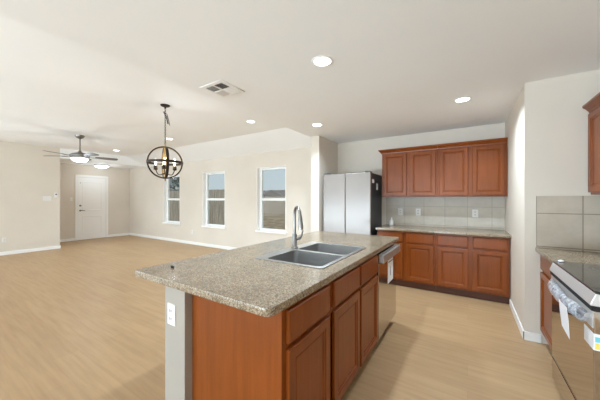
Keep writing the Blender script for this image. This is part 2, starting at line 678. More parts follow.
# windows
for i, (a, b_) in enumerate(WIN):
    lab = ['white framed window behind the globe chandelier', 'white framed window in the middle of the back wall',
           'white framed window nearest the kitchen'][i]
    W = thing('window_%d' % (i + 1), ((a + b_) / 2, YB, WZ0), lab, 'window', None, 'structure')
    mb = MB()   # white lined reveal + frame
    y0, y1 = YB - 0.004, YB + 0.14
    mb.box(a, a + 0.012, y0, y1, WZ0, WZ1)
    mb.box(b_ - 0.012, b_, y0, y1, WZ0, WZ1)
    mb.box(a + 0.012, b_ - 0.012, y0, y1, WZ1 - 0.012, WZ1)
    ya, yb = YB + 0.085, YB + 0.135
    fa, fb = a + 0.012, b_ - 0.012
    mb.box(fa, fa + 0.072, ya, yb, WZ0 + 0.02, WZ1 - 0.012)
    mb.box(fb - 0.072, fb, ya, yb, WZ0 + 0.02, WZ1 - 0.012)
    mb.box(fa + 0.072, fb - 0.072, ya, yb, WZ1 - 0.06, WZ1 - 0.012)
    mb.box(fa + 0.072, fb - 0.072, ya, yb, WZ0 + 0.02, WZ0 + 0.065)
    mb.build('window_frame', 'trim', W)
    mb = MB()
    zc = (WZ0 + WZ1) / 2
    mb.box(fa + 0.072, fb - 0.072, ya - 0.012, yb - 0.01, zc - 0.03, zc + 0.03)
    mb.build('sash_rail', 'trim', W)
    MB().box(fa + 0.072, fb - 0.072, ya + 0.022, ya + 0.026, zc + 0.03, WZ1 - 0.06).build('upper_pane', 'glass', W)
    MB().box(fa + 0.072, fb - 0.072, ya + 0.010, ya + 0.014, WZ0 + 0.065, zc - 0.03).build('lower_pane', 'glass', W)
    MB().box(a - 0.03, b_ + 0.03, YB - 0.035, YB + 0.085, WZ0 - 0.018, WZ0 + 0.018).build('sill', 'trim', W, bevel=0.004)

# front door
D = thing('door_1', (XE, 3.65, 0), 'white two panel front door at the far end of the living room', 'door', None, 'structure')
F = Face((XE, 3.19, 0), (0, 1, 0), (1, 0, 0))
mb = MB()
F.box(mb, 0, 0.065, 0.0005, 0.022, 0, 2.115)
F.box(mb, 0.85, 0.915, 0.0005, 0.022, 0, 2.115)
F.box(mb, 0.065, 0.85, 0.0005, 0.022, 2.045, 2.115)
mb.build('casing', 'trim', D, bevel=0.004)
mb = MB()
F.box(mb, 0.07, 0.845, 0.0006, 0.010, 0.01, 2.04)
pan = [(0, 0.010), (0.0, 0.013), (0.012, 0.017), (0.022, 0.013), (0.03, 0.0115)]
F.rects(mb, 0.185, 0.73, 0.95, 1.90, pan, False)
F.rects(mb, 0.185, 0.73, 0.18, 0.78, pan, False)
mb.build('leaf', 'trim', D)
MB().lathe([(0.028, 0.010), (0.028, 0.02), (0.012, 0.024), (0.012, 0.06)], (XE, 3.19 + 0.135, 0.96), 16, 'x').tube(
    [(XE + 0.058, 3.19 + 0.135, 0.96), (XE + 0.062, 3.19 + 0.18, 0.958), (XE + 0.058, 3.19 + 0.245, 0.955)], 0.010, 8).build('handle', 'nickel', D, True)
MB().lathe([(0.028, 0.010), (0.028, 0.025), (0.01, 0.03), (0.01, 0.042)], (XE, 3.19 + 0.135, 1.12), 16, 'x').build('deadbolt', 'nickel', D, True)
MB().lathe([(0.013, 0.010), (0.010, 0.018)], (XE, 3.19 + 0.14, 1.86), 12, 'x').build('door_sensor', 'nickel', D)

# ------------------------------------------------------------------ outside the windows
struct(MB().box(-45, 12, YB + 0.16, 60, -0.35, -0.25).build('ground_yard', 'grass'), 'lawn outside the windows', 'ground')


def fence(x0, x1, y, h, label, horiz, m):
    t = thing('fence', ((x0 + x1) / 2, y, -0.25), label, 'fence', 'yard fences seen through the windows')
    mb = MB()
    if horiz:
        z = -0.2
        while z < h:
            mb.box(x0, x1, y, y + 0.02, z, min(h, z + 0.128))
            z += 0.14
    else:
        x = x0
        while x < x1:
            mb.box(x, x + 0.135, y + 0.01 * random.random(), y + 0.03, -0.2, h + random.uniform(-0.01, 0.01))
            x += 0.155
    mb.build('board_panel', m, t)
    k = x0
    while k <= x1:
        MB().box(k, k + 0.09, y + 0.035, y + 0.12, -0.25, h - 0.05).build('post', m, t)
        k += 2.4
    MB().box(x0, x1, y + 0.031, y + 0.07, h - 0.35, h - 0.26).build('rail', m, t)


fence(-10.4, -3.2, 9.6, 1.45, 'brown fence of horizontal boards outside the window nearest the kitchen', True, 'fence2')
fence(-19.0, -10.62, 9.6, 1.85, 'weathered picket fence outside the middle window', False, 'fence')

H = thing('house', (-17.0, 26, -0.25), 'neighbouring house with brown gabled roof beyond the fence', 'house')
MB().box(-24, -11, 24, 31, -0.25, 1.55).build('house_wall', 'housewall', H)
mb = MB()
mb.loft([[(-24.4, 23.6, 1.5), (-24.4, 31.4, 1.5), (-24.4, 27.5, 2.5)], [(-10.6, 23.6, 1.5), (-10.6, 31.4, 1.5), (-10.6, 27.5, 2.5)]])
mb.loft([[(-20.5, 22.9, 1.5), (-16.5, 22.9, 1.5), (-18.5, 22.9, 2.35)], [(-20.5, 26.5, 1.5), (-16.5, 26.5, 1.5), (-18.5, 26.5, 2.35)]])
mb.build('house_roof', 'roof', H)

T = thing('tree', (-17.5, 11.5, -0.25), 'grey green tree behind the fence outside the chandelier window', 'tree')
MB().tube([(-17.5, 11.5, -0.25), (-17.45, 11.5, 1.2), (-17.5, 11.55, 2.4)], [0.16, 0.12, 0.06], 8).build('trunk', 'bark', T)
mb = MB()
for k in range(520):
    a, e_, r = random.uniform(0, 2 * PI), random.uniform(-1, 1), random.random() ** 0.4
    c = Vector((-17.5 + 2.3 * r * math.cos(a) * math.sqrt(1 - e_ * e_), 11.6 + 1.3 * r * math.sin(a) * math.sqrt(1 - e_ * e_), 2.6 + 1.7 * r * e_))
    d1 = Vector((random.uniform(-1, 1), random.uniform(-1, 1), random.uniform(-1, 1))).normalized() * 0.2
    d2 = d1.orthogonal().normalized() * 0.11
    mb.quadmesh([c - d1, c - d2, c + d1, c + d2], [(0, 1, 2, 3)])
mb.build('foliage', 'leaf', T)

# ------------------------------------------------------------------ island
IZ = 0.913                    # island worktop height
IX = -0.663                   # island cabinet face
FI = Face((IX, 0.892, 0), (0, 1, 0), (1, 0, 0))
base_unit(FI, 0.455, 0.61, IZ - 0.039, 'narrow cherry island cabinet at the near corner with one drawer over one door', 'island base cabinets', 1)
FS = Face((IX, 1.348, 0), (0, 1, 0), (1, 0, 0))
base_unit(FS, 0.93, 0.61, IZ - 0.039, 'wide cherry island sink cabinet with two doors beside the dishwasher', 'island base cabinets', 2, open_top=True)
tag(MB().box(IX - 0.61, -0.735, 2.953, 2.975, 0.0, IZ - 0.0372).build('end_panel', 'wood'), 'cherry end panel closing the island beyond the dishwasher', 'panel')

# worktop with the sink cut-out
SX0, SX1, SY0, SY1 = -1.285, -0.735, 1.395, 2.215
mb = slab('worktop', rrect(-1.668, -0.640, 0.783, 3.040, rs=[0.035, 0.008, 0.012, 0.012]), IZ - 0.036, IZ, 'granite',
          [rrect(SX0 + 0.014, SX1 - 0.014, SY0 + 0.014, SY1 - 0.014, 0.02)], 0.003)
tag(mb.build('island_worktop', 'granite'), 'speckled granite worktop on the kitchen island', 'worktop')

S = thing('kitchen_sink', ((SX0 + SX1) / 2, (SY0 + SY1) / 2, IZ), 'double bowl stainless steel sink set in the island worktop', 'sink')
B1 = (SX0 + 0.090, SX1 - 0.022, SY0 + 0.022, 1.788)
B2 = (SX0 + 0.090, SX1 - 0.022, 1.816, SY1 - 0.022)
mb = slab('rim', rrect(SX0, SX1, SY0, SY1, 0.03), IZ + 0.0004, IZ + 0.0064, 'steel', [rrect(*B1, 0.04), rrect(*B2, 0.04)], 0.002)
mb.build('rim', 'rimsteel', S)
for (x0, x1, y0, y1), dp in ((B1, 0.20), (B2, 0.20)):
    mb = MB()
    loops = []
    for ins, z in ((0.0, IZ + 0.003), (0.001, IZ - 0.02), (0.004, IZ - dp + 0.035), (0.012, IZ - dp + 0.01), (0.035, IZ - dp)):
        loops.append([(px, py, z) for px, py in rrect(x0 + ins, x1 - ins, y0 + ins, y1 - ins, max(0.012, 0.04 - ins * 0.3))])
    mb.loft(loops, False, True)
    bw = mb.build('bowl', 'sinksteel', S, True)
    cx, cy = (x0 + x1) / 2 - 0.03, (y0 + y1) / 2
    MB().lathe([(0.045, IZ - dp + 0.0005), (0.045, IZ - dp + 0.003), (0.036, IZ - dp + 0.004), (0.030, IZ - dp + 0.001)], (cx, cy, 0), 20).build('drain', 'rimsteel', bw, True)

# faucet
fx, fy, fz = -1.238, 1.85, IZ + 0.0068
FA = thing('faucet', (fx, fy, fz), 'brushed nickel gooseneck pull-down faucet behind the island sink', 'faucet')
MB().lathe([(0.030, fz), (0.030, fz + 0.008), (0.024, fz + 0.014), (0.021, fz + 0.05), (0.021, fz + 0.11), (0.017, fz + 0.12)], (fx, fy, 0), 20).build('base', 'nickel', FA, True)
dv = Vector((0.81, -0.59, 0))
pts = [Vector((fx, fy, fz + 0.10)), Vector((fx, fy, fz + 0.20)), Vector((fx, fy, fz + 0.275))]
R_ = 0.064
for k in range(1, 11):
    a = PI - (PI * 0.93) * k / 10
    pts.append(Vector((fx, fy, fz + 0.28)) + dv * (R_ + R_ * math.cos(a)) + Vector((0, 0, R_ * math.sin(a) * 1.05)))
p_end = pts[-1]
pts.append(p_end + dv * 0.006 + Vector((0, 0, -0.03)))
MB().tube(pts, 0.0125, 12).build('spout', 'nickel', FA, True)
q = pts[-1]
MB().tube([q + Vector((0, 0, 0.02)), q + dv * 0.004 + Vector((0, 0, -0.01)), q + dv * 0.014 + Vector((0, 0, -0.075)), q + dv * 0.016 + Vector((0, 0, -0.095))],
          [0.0135, 0.0165, 0.0205, 0.019], 14).build('spray_head', 'nickel', FA, True)
hv = Vector((0.80, 0.60, 0))
MB().tube([Vector((fx, fy, fz + 0.075)) + hv * 0.018, Vector((fx, fy, fz + 0.08)) + hv * 0.045, Vector((fx, fy, fz + 0.105)) + hv * 0.06, Vector((fx, fy, fz + 0.15)) + hv * 0.072],
          [0.014, 0.012, 0.008, 0.006], 10).build('lever', 'nickel', FA, True)

# unidentified dark speck on worktop
mb = MB().lathe([(0.003, 0), (0.010, 0.002), (0.011, 0.010), (0.006, 0.016)], (-1.52, 0.93, IZ + 0.0005), 9)
tag(mb.build('worktop_speck', 'black', None, True), 'tiny dark speck lying near the left corner of the island worktop', 'speck')


def plate(F, u, z, w_, h_, label, group, kind='outlet', cat='outlet', n0=0.0005):
    base = F.p(u, 0, z)
    t = thing(kind, base, label, cat, group)
    mb = MB()
    F.rects(mb, u - w_ / 2, u + w_ / 2, z - h_ / 2, z + h_ / 2, [(0, n0), (0, n0 + 0.003), (0.004, n0 + 0.006)])
    mb.build('cover_plate', 'plastic', t)
    if kind == 'outlet':
        for dz in (-0.022, 0.022):
            mb = MB()
            F.rects(mb, u - 0.015, u + 0.015, z + dz - 0.014, z + dz + 0.014, [(0, n0 + 0.005), (0.001, n0 + 0.0085)])
            s_ = mb.build('socket', 'plastic', t)
            mb = MB()
            F.box(mb, u - 0.009, u - 0.004, n0 + 0.008, n0 + 0.0092, z + dz - 0.008, z + dz + 0.008)
            F.box(mb, u + 0.004, u + 0.009, n0 + 0.008, n0 + 0.0092, z + dz - 0.008, z + dz + 0.008)
            mb.build('slot', 'ink', s_)
    else:
        k = max(1, round(w_ / 0.06) - 0)
        for j in range(k):
            uu = u + (j - (k - 1) / 2) * 0.046
            mb = MB()
            F.rects(mb, uu - 0.016, uu + 0.016, z - 0.033, z + 0.033, [(0, n0 + 0.005), (0.002, n0 + 0.009)])
            mb.build('rocker', 'plastic', t)
    return t


plate(Face((-1.463, 0.85, 0), (1, 0, 0), (0, -1, 0)), 0.068, 0.69, 0.072, 0.118, 'white outlet on the end of the island knee wall', 'wall outlets')

# dishwasher
DWX = -0.652
DW = thing('dishwasher', (-0.95, 2.62, 0), 'stainless steel dishwasher at the far end of the island', 'dishwasher')
MB().box(-1.22, -0.700, 2.284, 2.945, 0.10, IZ - 0.042).build('tub', 'black', DW)
MB().box(-0.6995, DWX, 2.300, 2.945, 0.10, IZ - 0.115).build('door', 'dwsteel', DW, bevel=0.004)
MB().box(-0.6995, DWX + 0.004, 2.300, 2.945, IZ - 0.113, IZ - 0.062).build('control_panel', 'dwsteel', DW, bevel=0.002)
mb = MB().box(DWX + 0.002, DWX + 0.045, 2.296, 2.949, IZ - 0.140, IZ - 0.066)
mb.build('handle', 'dwhandle', DW, bevel=0.006, seg=2)
mb = MB().box(-1.20, -0.735, 2.30, 2.94, 0.0, 0.0995)
mb.build('toe_panel', 'black', DW)
mb = MB().box(DWX + 0.0004, DWX + 0.0012, 2.60, 2.81, 0.51, IZ - 0.125)
st = mb.build('label_sticker', 'paper', DW)
st['label'] = 'white paper energy sticker'
MB().box(DWX + 0.0012, DWX + 0.0016, 2.615, 2.795, IZ - 0.205, IZ - 0.195).box(DWX + 0.0012, DWX + 0.0016, 2.695, 2.715, 0.57, 0.66).build('print', 'ink', st)

# ------------------------------------------------------------------ back wall run
BZ = 0.885
BX0, BX1 = -1.215, 0.450
wb = (BX1 - BX0) / 2
YF = 4.185
for k in range(2):
    base_unit(Face((BX0 + k * wb, YF, 0), (1, 0, 0), (0, -1, 0)), wb, 0.60, BZ - 0.037,
              ['cherry base cabinet nearest the refrigerator with two drawers and two doors', 'cherry base cabinet against the right corner wall with two drawers and two doors'][k],
              'back wall base cabinets', 2, toe=0.05, edge=0.026, gap=0.052)
tag(slab('w', rrect(BX0 - 0.012, PX - 0.002, YF - 0.038, YB - 0.002, rs=[0.004, 0, 0, 0.008]), BZ - 0.036, BZ, 'granite', (), 0.005).build('back_worktop', 'granite'),
    'speckled granite worktop on the back wall cabinets', 'worktop')
struct(MB().box(BX0 - 0.01, PX - 0.002, YB - 0.010, YB - 0.001, BZ + 0.0005, 1.369).build('trim_1', 'tile_back'), 'beige tile backsplash under the back wall cabinets', 'backsplash')

UZ0, UZ1 = 1.37, 2.10
UY = 4.47


def crown(F, u0, u1, ret0, ret1, depth, z, parent, h=0.055, out=0.05):
    """crown moulding along the front and both returns"""
    mb = MB()
    prof = [(0.0, z - 0.012), (0.010, z - 0.012), (0.012, z), (0.018, z + 0.006), (0.030, z + 0.022), (0.044, z + 0.034), (out, z + 0.038), (out, z + h), (0.0, z + h)]
    loops = []
    for path in (0, 1, 2, 3):
        lp = []
        for o_, zz in prof:
            oo0, oo1 = (o_ if ret0 else 0), (o_ if ret1 else 0)
            if path == 0:
                p = F.p(u0 - oo0, -depth, zz)
            elif path == 1:
                p = F.p(u0 - oo0, o_, zz)
            elif path == 2:
                p = F.p(u1 + oo1, o_, zz)
            else:
                p = F.p(u1 + oo1, -depth, zz)
            lp.append(p)
        loops.append(lp)
    if not ret0:
        loops = loops[1:]
    if not ret1:
        loops = loops[:-1]
    mb.loft(loops, True, True)
    return mb.build('crown_moulding', 'wood', parent)


def upper_unit(F, w_, depth, z0, z1, doors, label, group, edge, gap, ret0, ret1):
    t = thing('wall_cabinet', F.p(w_ / 2, -depth / 2, z0), label, 'cabinet', group)
    mb = MB()
    F.box(mb, 0.0008, w_ - 0.0008, -depth, 0, z0, z1)
    mb.build('carcass', 'wood', t, bevel=0.002, seg=1)
    cw = (w_ - 2 * edge - (doors - 1) * gap) / doors
    for k in range(doors):
        u0 = edge + k * (cw + gap)
        door(F, u0, u0 + cw, z0 + 0.02, z1 - 0.022, t)
    crown(F, 0.0008 if not ret0 else 0, w_ - 0.0008, ret0, ret1, depth, z1, t)
    return t


for k in range(2):
    upper_unit(Face((BX0 + k * wb, UY, 0), (1, 0, 0), (0, -1, 0)), wb, 0.328, UZ0, UZ1, 2,
               ['cherry wall cabinet nearest the refrigerator with two doors', 'cherry wall cabinet against the right corner wall with two doors'][k],
               'back wall upper cabinets', 0.026, 0.052, k == 0, False)

FB = Face((0, YB - 0.010, 0), (1, 0, 0), (0, -1, 0))
for x, lab in ((-0.985, 'white outlet on the tile nearest the refrigerator'), (-0.700, 'white outlet on the back tile, second from the refrigerator'),
               (0.098, 'white outlet on the back tile nearest the right corner')):
    plate(FB, x, 1.115, 0.076, 0.12, lab, 'wall outlets')
bx, by = -1.095, 4.62
BT = thing('soap_bottle', (bx, by, BZ + 0.0005), 'small white bottle on the back worktop beside the refrigerator', 'bottle')
z = BZ + 0.0005
MB().lathe([(0.030, z), (0.034, z + 0.004), (0.034, z + 0.07), (0.026, z + 0.088), (0.013, z + 0.095)], (bx, by, 0), 20).build('body', 'plastic', BT, True)
MB().lathe([(0.0125, z + 0.0952), (0.0125, z + 0.128), (0.010, z + 0.134)], (bx, by, 0), 16).build('cap', 'plastic', BT, True)

# refrigerator
RX0, RX1, RY0, RZ = -2.135, -1.297, 4.10, 1.775
RF = thing('refrigerator', ((RX0 + RX1) / 2, 4.44, 0), 'tall pale silver two door refrigerator with black sides', 'refrigerator')
MB().box(RX0 + 0.004, RX1 - 0.004, RY0 + 0.068, YB - 0.03, 0.03, RZ - 0.018).build('body', 'fridge_side', RF, bevel=0.005)
xm = -1.725
for a, b_ in ((RX0, xm - 0.004), (xm + 0.004, RX1)):
    dr = MB().box(a, b_, RY0, RY0 + 0.0635, 0.065, RZ - 0.012).build('door', 'fridge', RF, bevel=0.008, seg=3)
    cx = a + 0.05 if a == RX0 else b_ - 0.05
    MB().box(cx - 0.045, cx + 0.035, RY0 + 0.02, RY0 + 0.15, RZ - 0.0115, RZ + 0.008).build('hinge_cover', 'fridge_side', dr, bevel=0.003)
MB().box(xm - 0.0035, xm + 0.0035, RY0 + 0.03, RY0 + 0.0675, 0.07, RZ - 0.02).build('gasket', 'dark', RF)
MB().box(RX0 + 0.02, RX1 - 0.02, RY0 + 0.03, RY0 + 0.0675, 0.004, 0.064).build('kick_grille', 'fridge_side', RF)
s1 = MB().box(RX1 - 0.0036, RX1 - 0.0028, 4.20, 4.31, 1.60, 1.66).build('sticker', 'paper', RF)
s2 = MB().box(RX1 - 0.0036, RX1 - 0.0028, 4.43, 4.53, 1.49, 1.60).build('sticker', 'paper', RF)

# ------------------------------------------------------------------ right run
QX = 0.585                    # carcass face (door face 0.565)
QZ = 0.882
RG0, RG1 = 1.845, 2.600       # range extents along Y
FQ = Face((QX, TW - 0.002, 0), (0, -1, 0), (-1, 0, 0))
base_unit(FQ, TW - 0.002 - RG1 - 0.006, 0.62, QZ - 0.037, 'cherry base cabinet between the tiled wall and the range', 'right wall base cabinet', 1, edge=0.012, z_dr=0.155)
tag(slab('w', [(0.540, RG1 + 0.004), (XR - 0.002, RG1 + 0.004), (XR - 0.002, TW - 0.002), (0.540, TW - 0.002)], QZ - 0.036, QZ, 'granite', (), 0.005).build('side_worktop', 'granite'),
    'short speckled granite worktop between the tiled wall and the range', 'worktop')
struct(MB().box(0.540, XR - 0.001, TW - 0.010, TW - 0.001, QZ + 0.0005, 1.362).build('trim_2', 'tile_side'), 'beige stone tile backsplash on the wall facing the camera', 'backsplash')
struct(MB().box(XR - 0.010, XR - 0.001, RG0 - 0.8, TW - 0.0115, QZ + 0.0005, 1.362).build('trim_3', 'tile_side'), 'beige stone tile backsplash behind the range', 'backsplash')
FU = Face((0.89, TW - 0.012, 0), (0, -1, 0), (-1, 0, 0))
upper_unit(FU, 0.62, 0.325, 1.372, 2.085, 1, 'cherry wall cabinet at the right edge above the range side worktop', 'right wall upper cabinet', 0.012, 0.03, False, False)

# range
GX = 0.518                    # oven door face
RG = thing('range', (0.85, (RG0 + RG1) / 2, 0), 'stainless slide-in range with black glass cooktop and mirror oven door', 'range')
MB().box(GX + 0.045, XR - 0.012, RG0, RG1, 0.03, QZ - 0.008).build('body', 'black', RG, bevel=0.003)
MB().box(GX + 0.004, XR - 0.012, RG0 - 0.003, RG1 + 0.002, QZ - 0.0075, QZ + 0.006).build('cooktop', 'blackglass', RG, bevel=0.003)
# sloped control panel (profile in XZ)
pf = [(GX + 0.044, QZ - 0.0085), (GX + 0.008, QZ - 0.0085), (GX + 0.004, QZ - 0.011), (GX - 0.012, QZ - 0.058), (GX - 0.012, QZ - 0.068), (GX + 0.044, QZ - 0.070)]
MB().loft([[(x, y, z) for x, z in pf] for y in (RG0 - 0.003, RG1)]).build('control_panel', 'panelsteel', RG, bevel=0.003)
MB().box(GX - 0.008, GX + 0.044, RG0, RG1, QZ - 0.093, QZ - 0.0705).build('vent_gap', 'dark', RG)
od = MB().box(GX, GX + 0.044, RG0, RG1, 0.205, QZ - 0.094).build('oven_door', 'mirrorsteel', RG, bevel=0.004)
MB().box(GX - 0.003, GX - 0.0003, RG0 + 0.002, RG1 - 0.002, QZ - 0.178, QZ - 0.096).build('door_band', 'panelsteel', od, bevel=0.001)
pts = []
rr = []
for k in range(13):
    s_ = k / 12
    y = RG0 + 0.03 + (RG1 - RG0 - 0.14) * s_
    bow = math.sin(PI * s_) ** 0.5 if 0 < s_ < 1 else 0
    pts.append((GX - 0.014 - 0.032 * bow, y, QZ - 0.128))
MB().tube(pts, 0.013, 12).build('handle', 'steel', od, True)
mb = MB()
loops = []
for k in range(26):
    s_ = k / 25
    y = RG0 + 0.045 + (RG1 - RG0 - 0.20) * s_
    bow = math.sin(PI * (0.04 + 0.92 * s_)) ** 0.5
    lp = []
    for j in range(14):
        a = 2 * PI * j / 14
        r = 0.029 + 0.003 * random.uniform(-1, 1)
        lp.append((GX - 0.016 - 0.032 * bow + r * 0.8 * math.cos(a), y, QZ - 0.132 + r * 1.25 * math.sin(a)))
    loops.append(lp)
mb.loft(loops, False, False)
fm = mb.build('protective_film', 'film', od, True)
fm['label'] = 'crinkled clear plastic film wrapped around the oven handle'
dw_ = MB().box(GX + 0.002, GX + 0.044, RG0, RG1, 0.035, 0.198).build('drawer', 'mirrorsteel', RG, bevel=0.004)
MB().box(GX - 0.001, GX + 0.0016, RG0 + 0.002, RG1 - 0.002, 0.120, 0.190).build('drawer_band', 'dwsteel', dw_, bevel=0.001)
for y in (RG0 + 0.05, RG1 - 0.05):
    for x in (GX + 0.09, XR - 0.1):
        MB().lathe([(0.018, 0.0), (0.018, 0.012), (0.008, 0.014), (0.008, 0.031)], (x, y, 0), 12).build('foot', 'black', RG)
for (x, y, r) in ((0.75, 2.02, 0.10), (0.75, 2.42, 0.085), (1.05, 2.02, 0.075), (1.05, 2.42, 0.10)):
    mb = MB()
    mb.lathe([(r - 0.002, QZ + 0.0061), (r + 0.002, QZ + 0.0061), (r + 0.002, QZ + 0.0067), (r - 0.002, QZ + 0.0067), (r - 0.002, QZ + 0.0061)], (x, y, 0), 36, cap0=False, cap1=False)
    mb.build('burner_ring', 'nickel', RG)
# corner sticker on the oven door
mb = MB().box(GX - 0.0012, GX - 0.0004, RG0, RG0 + 0.12, 0.60, 0.68).box(GX - 0.0012, GX + 0.06, RG0 - 0.0012, RG0 - 0.0003, 0.60, 0.68)
cs = mb.build('corner_label', 'paper', od)
cs['label'] = 'cream paper label folded around the oven door corner'
MB().box(GX + 0.004, GX + 0.05, RG0 - 0.0022, RG0 - 0.0014, 0.605, 0.635).build('print', 'yellow', cs)
MB().box(GX + 0.004, GX + 0.05, RG0 - 0.0022, RG0 - 0.0014, 0.640, 0.665).build('print', 'cyan', cs)
# hanging tag
mb = MB()
tx = GX - 0.080
mb.loft([[(tx, 1.91, 0.765), (tx + 0.0006, 1.91, 0.765), (tx + 0.0006, 2.05, 0.765), (tx, 2.05, 0.765)],
         [(tx + 0.004, 1.90, 0.70), (tx + 0.0046, 1.90, 0.70), (tx + 0.0046, 2.05, 0.70), (tx + 0.004, 2.05, 0.70)],
         [(tx + 0.012, 1.912, 0.60), (tx + 0.0126, 1.912, 0.60), (tx + 0.0126, 2.05, 0.62), (tx + 0.012, 2.05, 0.62)]])
tag(mb.build('paper_tag', 'paper'), 'white paper tag hanging from the oven handle', 'tag')
mb = MB()
sp_ = Vector((0.560, 2.565, QZ + 0.0065))
mb.lathe([(0.008, 0), (0.017, 0.003), (0.015, 0.010), (0.006, 0.014)], sp_, 9)
tag(mb.build('packing_scrap', 'paper', None, True), 'scrap of white packing foam on the front corner of the cooktop', 'packing')

# ------------------------------------------------------------------ wall plates on the left
FL = Face((XL, 0, 0), (0, 1, 0), (1, 0, 0))
plate(FL, 1.46, 0.36, 0.072, 0.118, 'white outlet low on the far left wall', 'wall outlets')
plate(FL, 2.215, 1.35, 0.165, 0.12, 'white triple light switch on the far left wall', 'light switches', 'light_switch', 'light switch')
t = thing('thermostat', (XL, 2.40, 1.42), 'small white thermostat at the end of the far left wall', 'thermostat')
mb = MB()
FL.rects(mb, 2.355, 2.425, 1.375, 1.50, [(0, 0.0005), (0, 0.018), (0.006, 0.024)])
mb.build('casing', 'plastic', t)
mb = MB()
FL.box(mb, 2.37, 2.41, 0.024, 0.0245, 1.44, 1.475)
mb.build('display', 'ink', t)
FE = Face((XE, 0, 0), (0, 1, 0), (1, 0, 0))
plate(FE, 3.09, 1.33, 0.072, 0.118, 'white light switch beside the front door', 'light switches', 'light_switch', 'light switch')
FW = Face((0, YB, 0), (1, 0, 0), (0, -1, 0))
plate(FW, -6.85, 0.36, 0.072, 0.118, 'white outlet on the back wall between the left two windows', 'wall outlets')

# ------------------------------------------------------------------ ceiling lights
def lamp_point(name, parent, loc, power):
    d = bpy.data.lights.new(name, 'POINT')
    d.energy = power
    d.shadow_soft_size = 0.08
    d.color = (0.80, 0.91, 1.0)
    o = bpy.data.objects.new(name, d)
    COL.objects.link(o)
    o.parent = parent
    o.location = loc


def downlight(x, y, z, label, power):
    t = thing('recessed_light', (x, y, z), label, 'light', 'recessed ceiling lights')
    mb = MB()
    mb.lathe([(0.068, z - 0.0005), (0.085, z - 0.0005), (0.083, z - 0.006), (0.070, z - 0.008), (0.066, z - 0.004)], (x, y, 0), 28, cap0=False, cap1=False)
    mb.build('trim_ring', 'trim', t, True)
    MB().lathe([(0.066, z - 0.0006), (0.066, z - 0.004)], (x, y, 0), 28).build('lens', 'led', t)
    d = bpy.data.lights.new('downlight', 'AREA')
    d.shape = 'DISK'
    d.size = 0.13
    d.spread = math.radians(140 if z < 2.6 else 105)
    d.energy = power
    d.color = (0.73, 0.885, 1.0)
    o = bpy.data.objects.new('downlight_lamp', d)
    COL.objects.link(o)
    o.parent = t
    o.location = (0, 0, -0.012)
    return t


KP, LP = 23, 10
downlight(-0.98, 1.865, CZ, 'lit recessed light above the island, largest in the photo', 16)
downlight(-0.047, 3.42, CZ, 'lit recessed light in front of the cherry wall cabinets', 17)
downlight(-1.88, 3.42, CZ, 'lit recessed light beside the wall end near the refrigerator', 18)
downlight(-3.23, 3.44, LZ, 'lit recessed light in the raised ceiling nearest the kitchen', LP)
downlight(-5.74, 3.44, LZ, 'lit recessed light in the raised ceiling behind the chandelier chain', LP)
downlight(-8.36, 3.44, LZ, 'lit recessed light in the raised ceiling nearest the entry', LP)

# ceiling vent
vx, vy, vs = -2.075, 1.80, 0.152
V = thing('ceiling_vent', (vx, vy, CZ), 'square white air vent in the kitchen ceiling', 'vent')
mb = slab('f', rrect(vx - vs, vx + vs, vy - vs, vy + vs), CZ - 0.0085, CZ - 0.0005, 'grille', [rrect(vx - vs + 0.035, vx + vs - 0.035, vy - vs + 0.035, vy + vs - 0.035)], 0.003)
mb.build('frame', 'trim', V)
MB().box(vx - vs + 0.03, vx + vs - 0.03, vy - vs + 0.03, vy + vs - 0.03, CZ - 0.0012, CZ - 0.0004).build('duct_back', 'dark', V)
mb = MB()
mb.box(vx - 0.006, vx + 0.006, vy - vs + 0.035, vy + vs - 0.035, CZ - 0.011, CZ - 0.002)
mb.box(vx - vs + 0.035, vx + vs - 0.035, vy - 0.006, vy + 0.006, CZ - 0.011, CZ - 0.002)
mb.build('divider', 'trim', V)


def louvers(x0, x1, y0, y1, along, tilt):
    mb = MB()
    n_ = 6
    for k in range(n_):
        f_ = (k + 0.5) / n_
        if along == 'x':
            yc = y0 + (y1 - y0) * f_
            mb.loft([[(x, yc - 0.009, CZ - 0.002 - (0.009 if tilt > 0 else 0)), (x, yc - 0.009, CZ - 0.0035 - (0.009 if tilt > 0 else 0)),
                      (x, yc + 0.009, CZ - 0.0035 - (0 if tilt > 0 else 0.009)), (x, yc + 0.009, CZ - 0.002 - (0 if tilt > 0 else 0.009))] for x in (x0, x1)])
        else:
            xc = x0 + (x1 - x0) * f_
            mb.loft([[(xc - 0.009, y, CZ - 0.002 - (0.009 if tilt > 0 else 0)), (xc - 0.009, y, CZ - 0.0035 - (0.009 if tilt > 0 else 0)),
                      (xc + 0.009, y, CZ - 0.0035 - (0 if tilt > 0 else 0.009)), (xc + 0.009, y, CZ - 0.002 - (0 if tilt > 0 else 0.009))] for y in (y0, y1)])
    mb.build('louver_bank', 'grille', V)


e = vs - 0.037
louvers(vx - e, vx - 0.008, vy - e, vy - 0.008, 'x', 1)
louvers(vx + 0.008, vx + e, vy - e, vy - 0.008, 'y', -1)
louvers(vx - e, vx - 0.008, vy + 0.008, vy + e, 'y', 1)
louvers(vx + 0.008, vx + e, vy + 0.008, vy + e, 'x', -1)

# flush mount dome in the entry
ex, ey = -9.98, 3.69
EL = thing('flush_mount_light', (ex, ey, CZ), 'lit glass dome ceiling light in front of the entry door', 'light')
MB().lathe([(0.20, CZ - 0.0005), (0.205, CZ - 0.02), (0.19, CZ - 0.03)], (ex, ey, 0), 28).build('canopy', 'nickel', EL, True)
MB().lathe([(0.188, CZ - 0.0302), (0.18, CZ - 0.06), (0.13, CZ - 0.09), (0.06, CZ - 0.105), (0.01, CZ - 0.108)], (ex, ey, 0), 28).build('glass_dome', 'lamp', EL, True)


lamp_point('dome_lamp', EL, (0, 0, -0.20), 5)

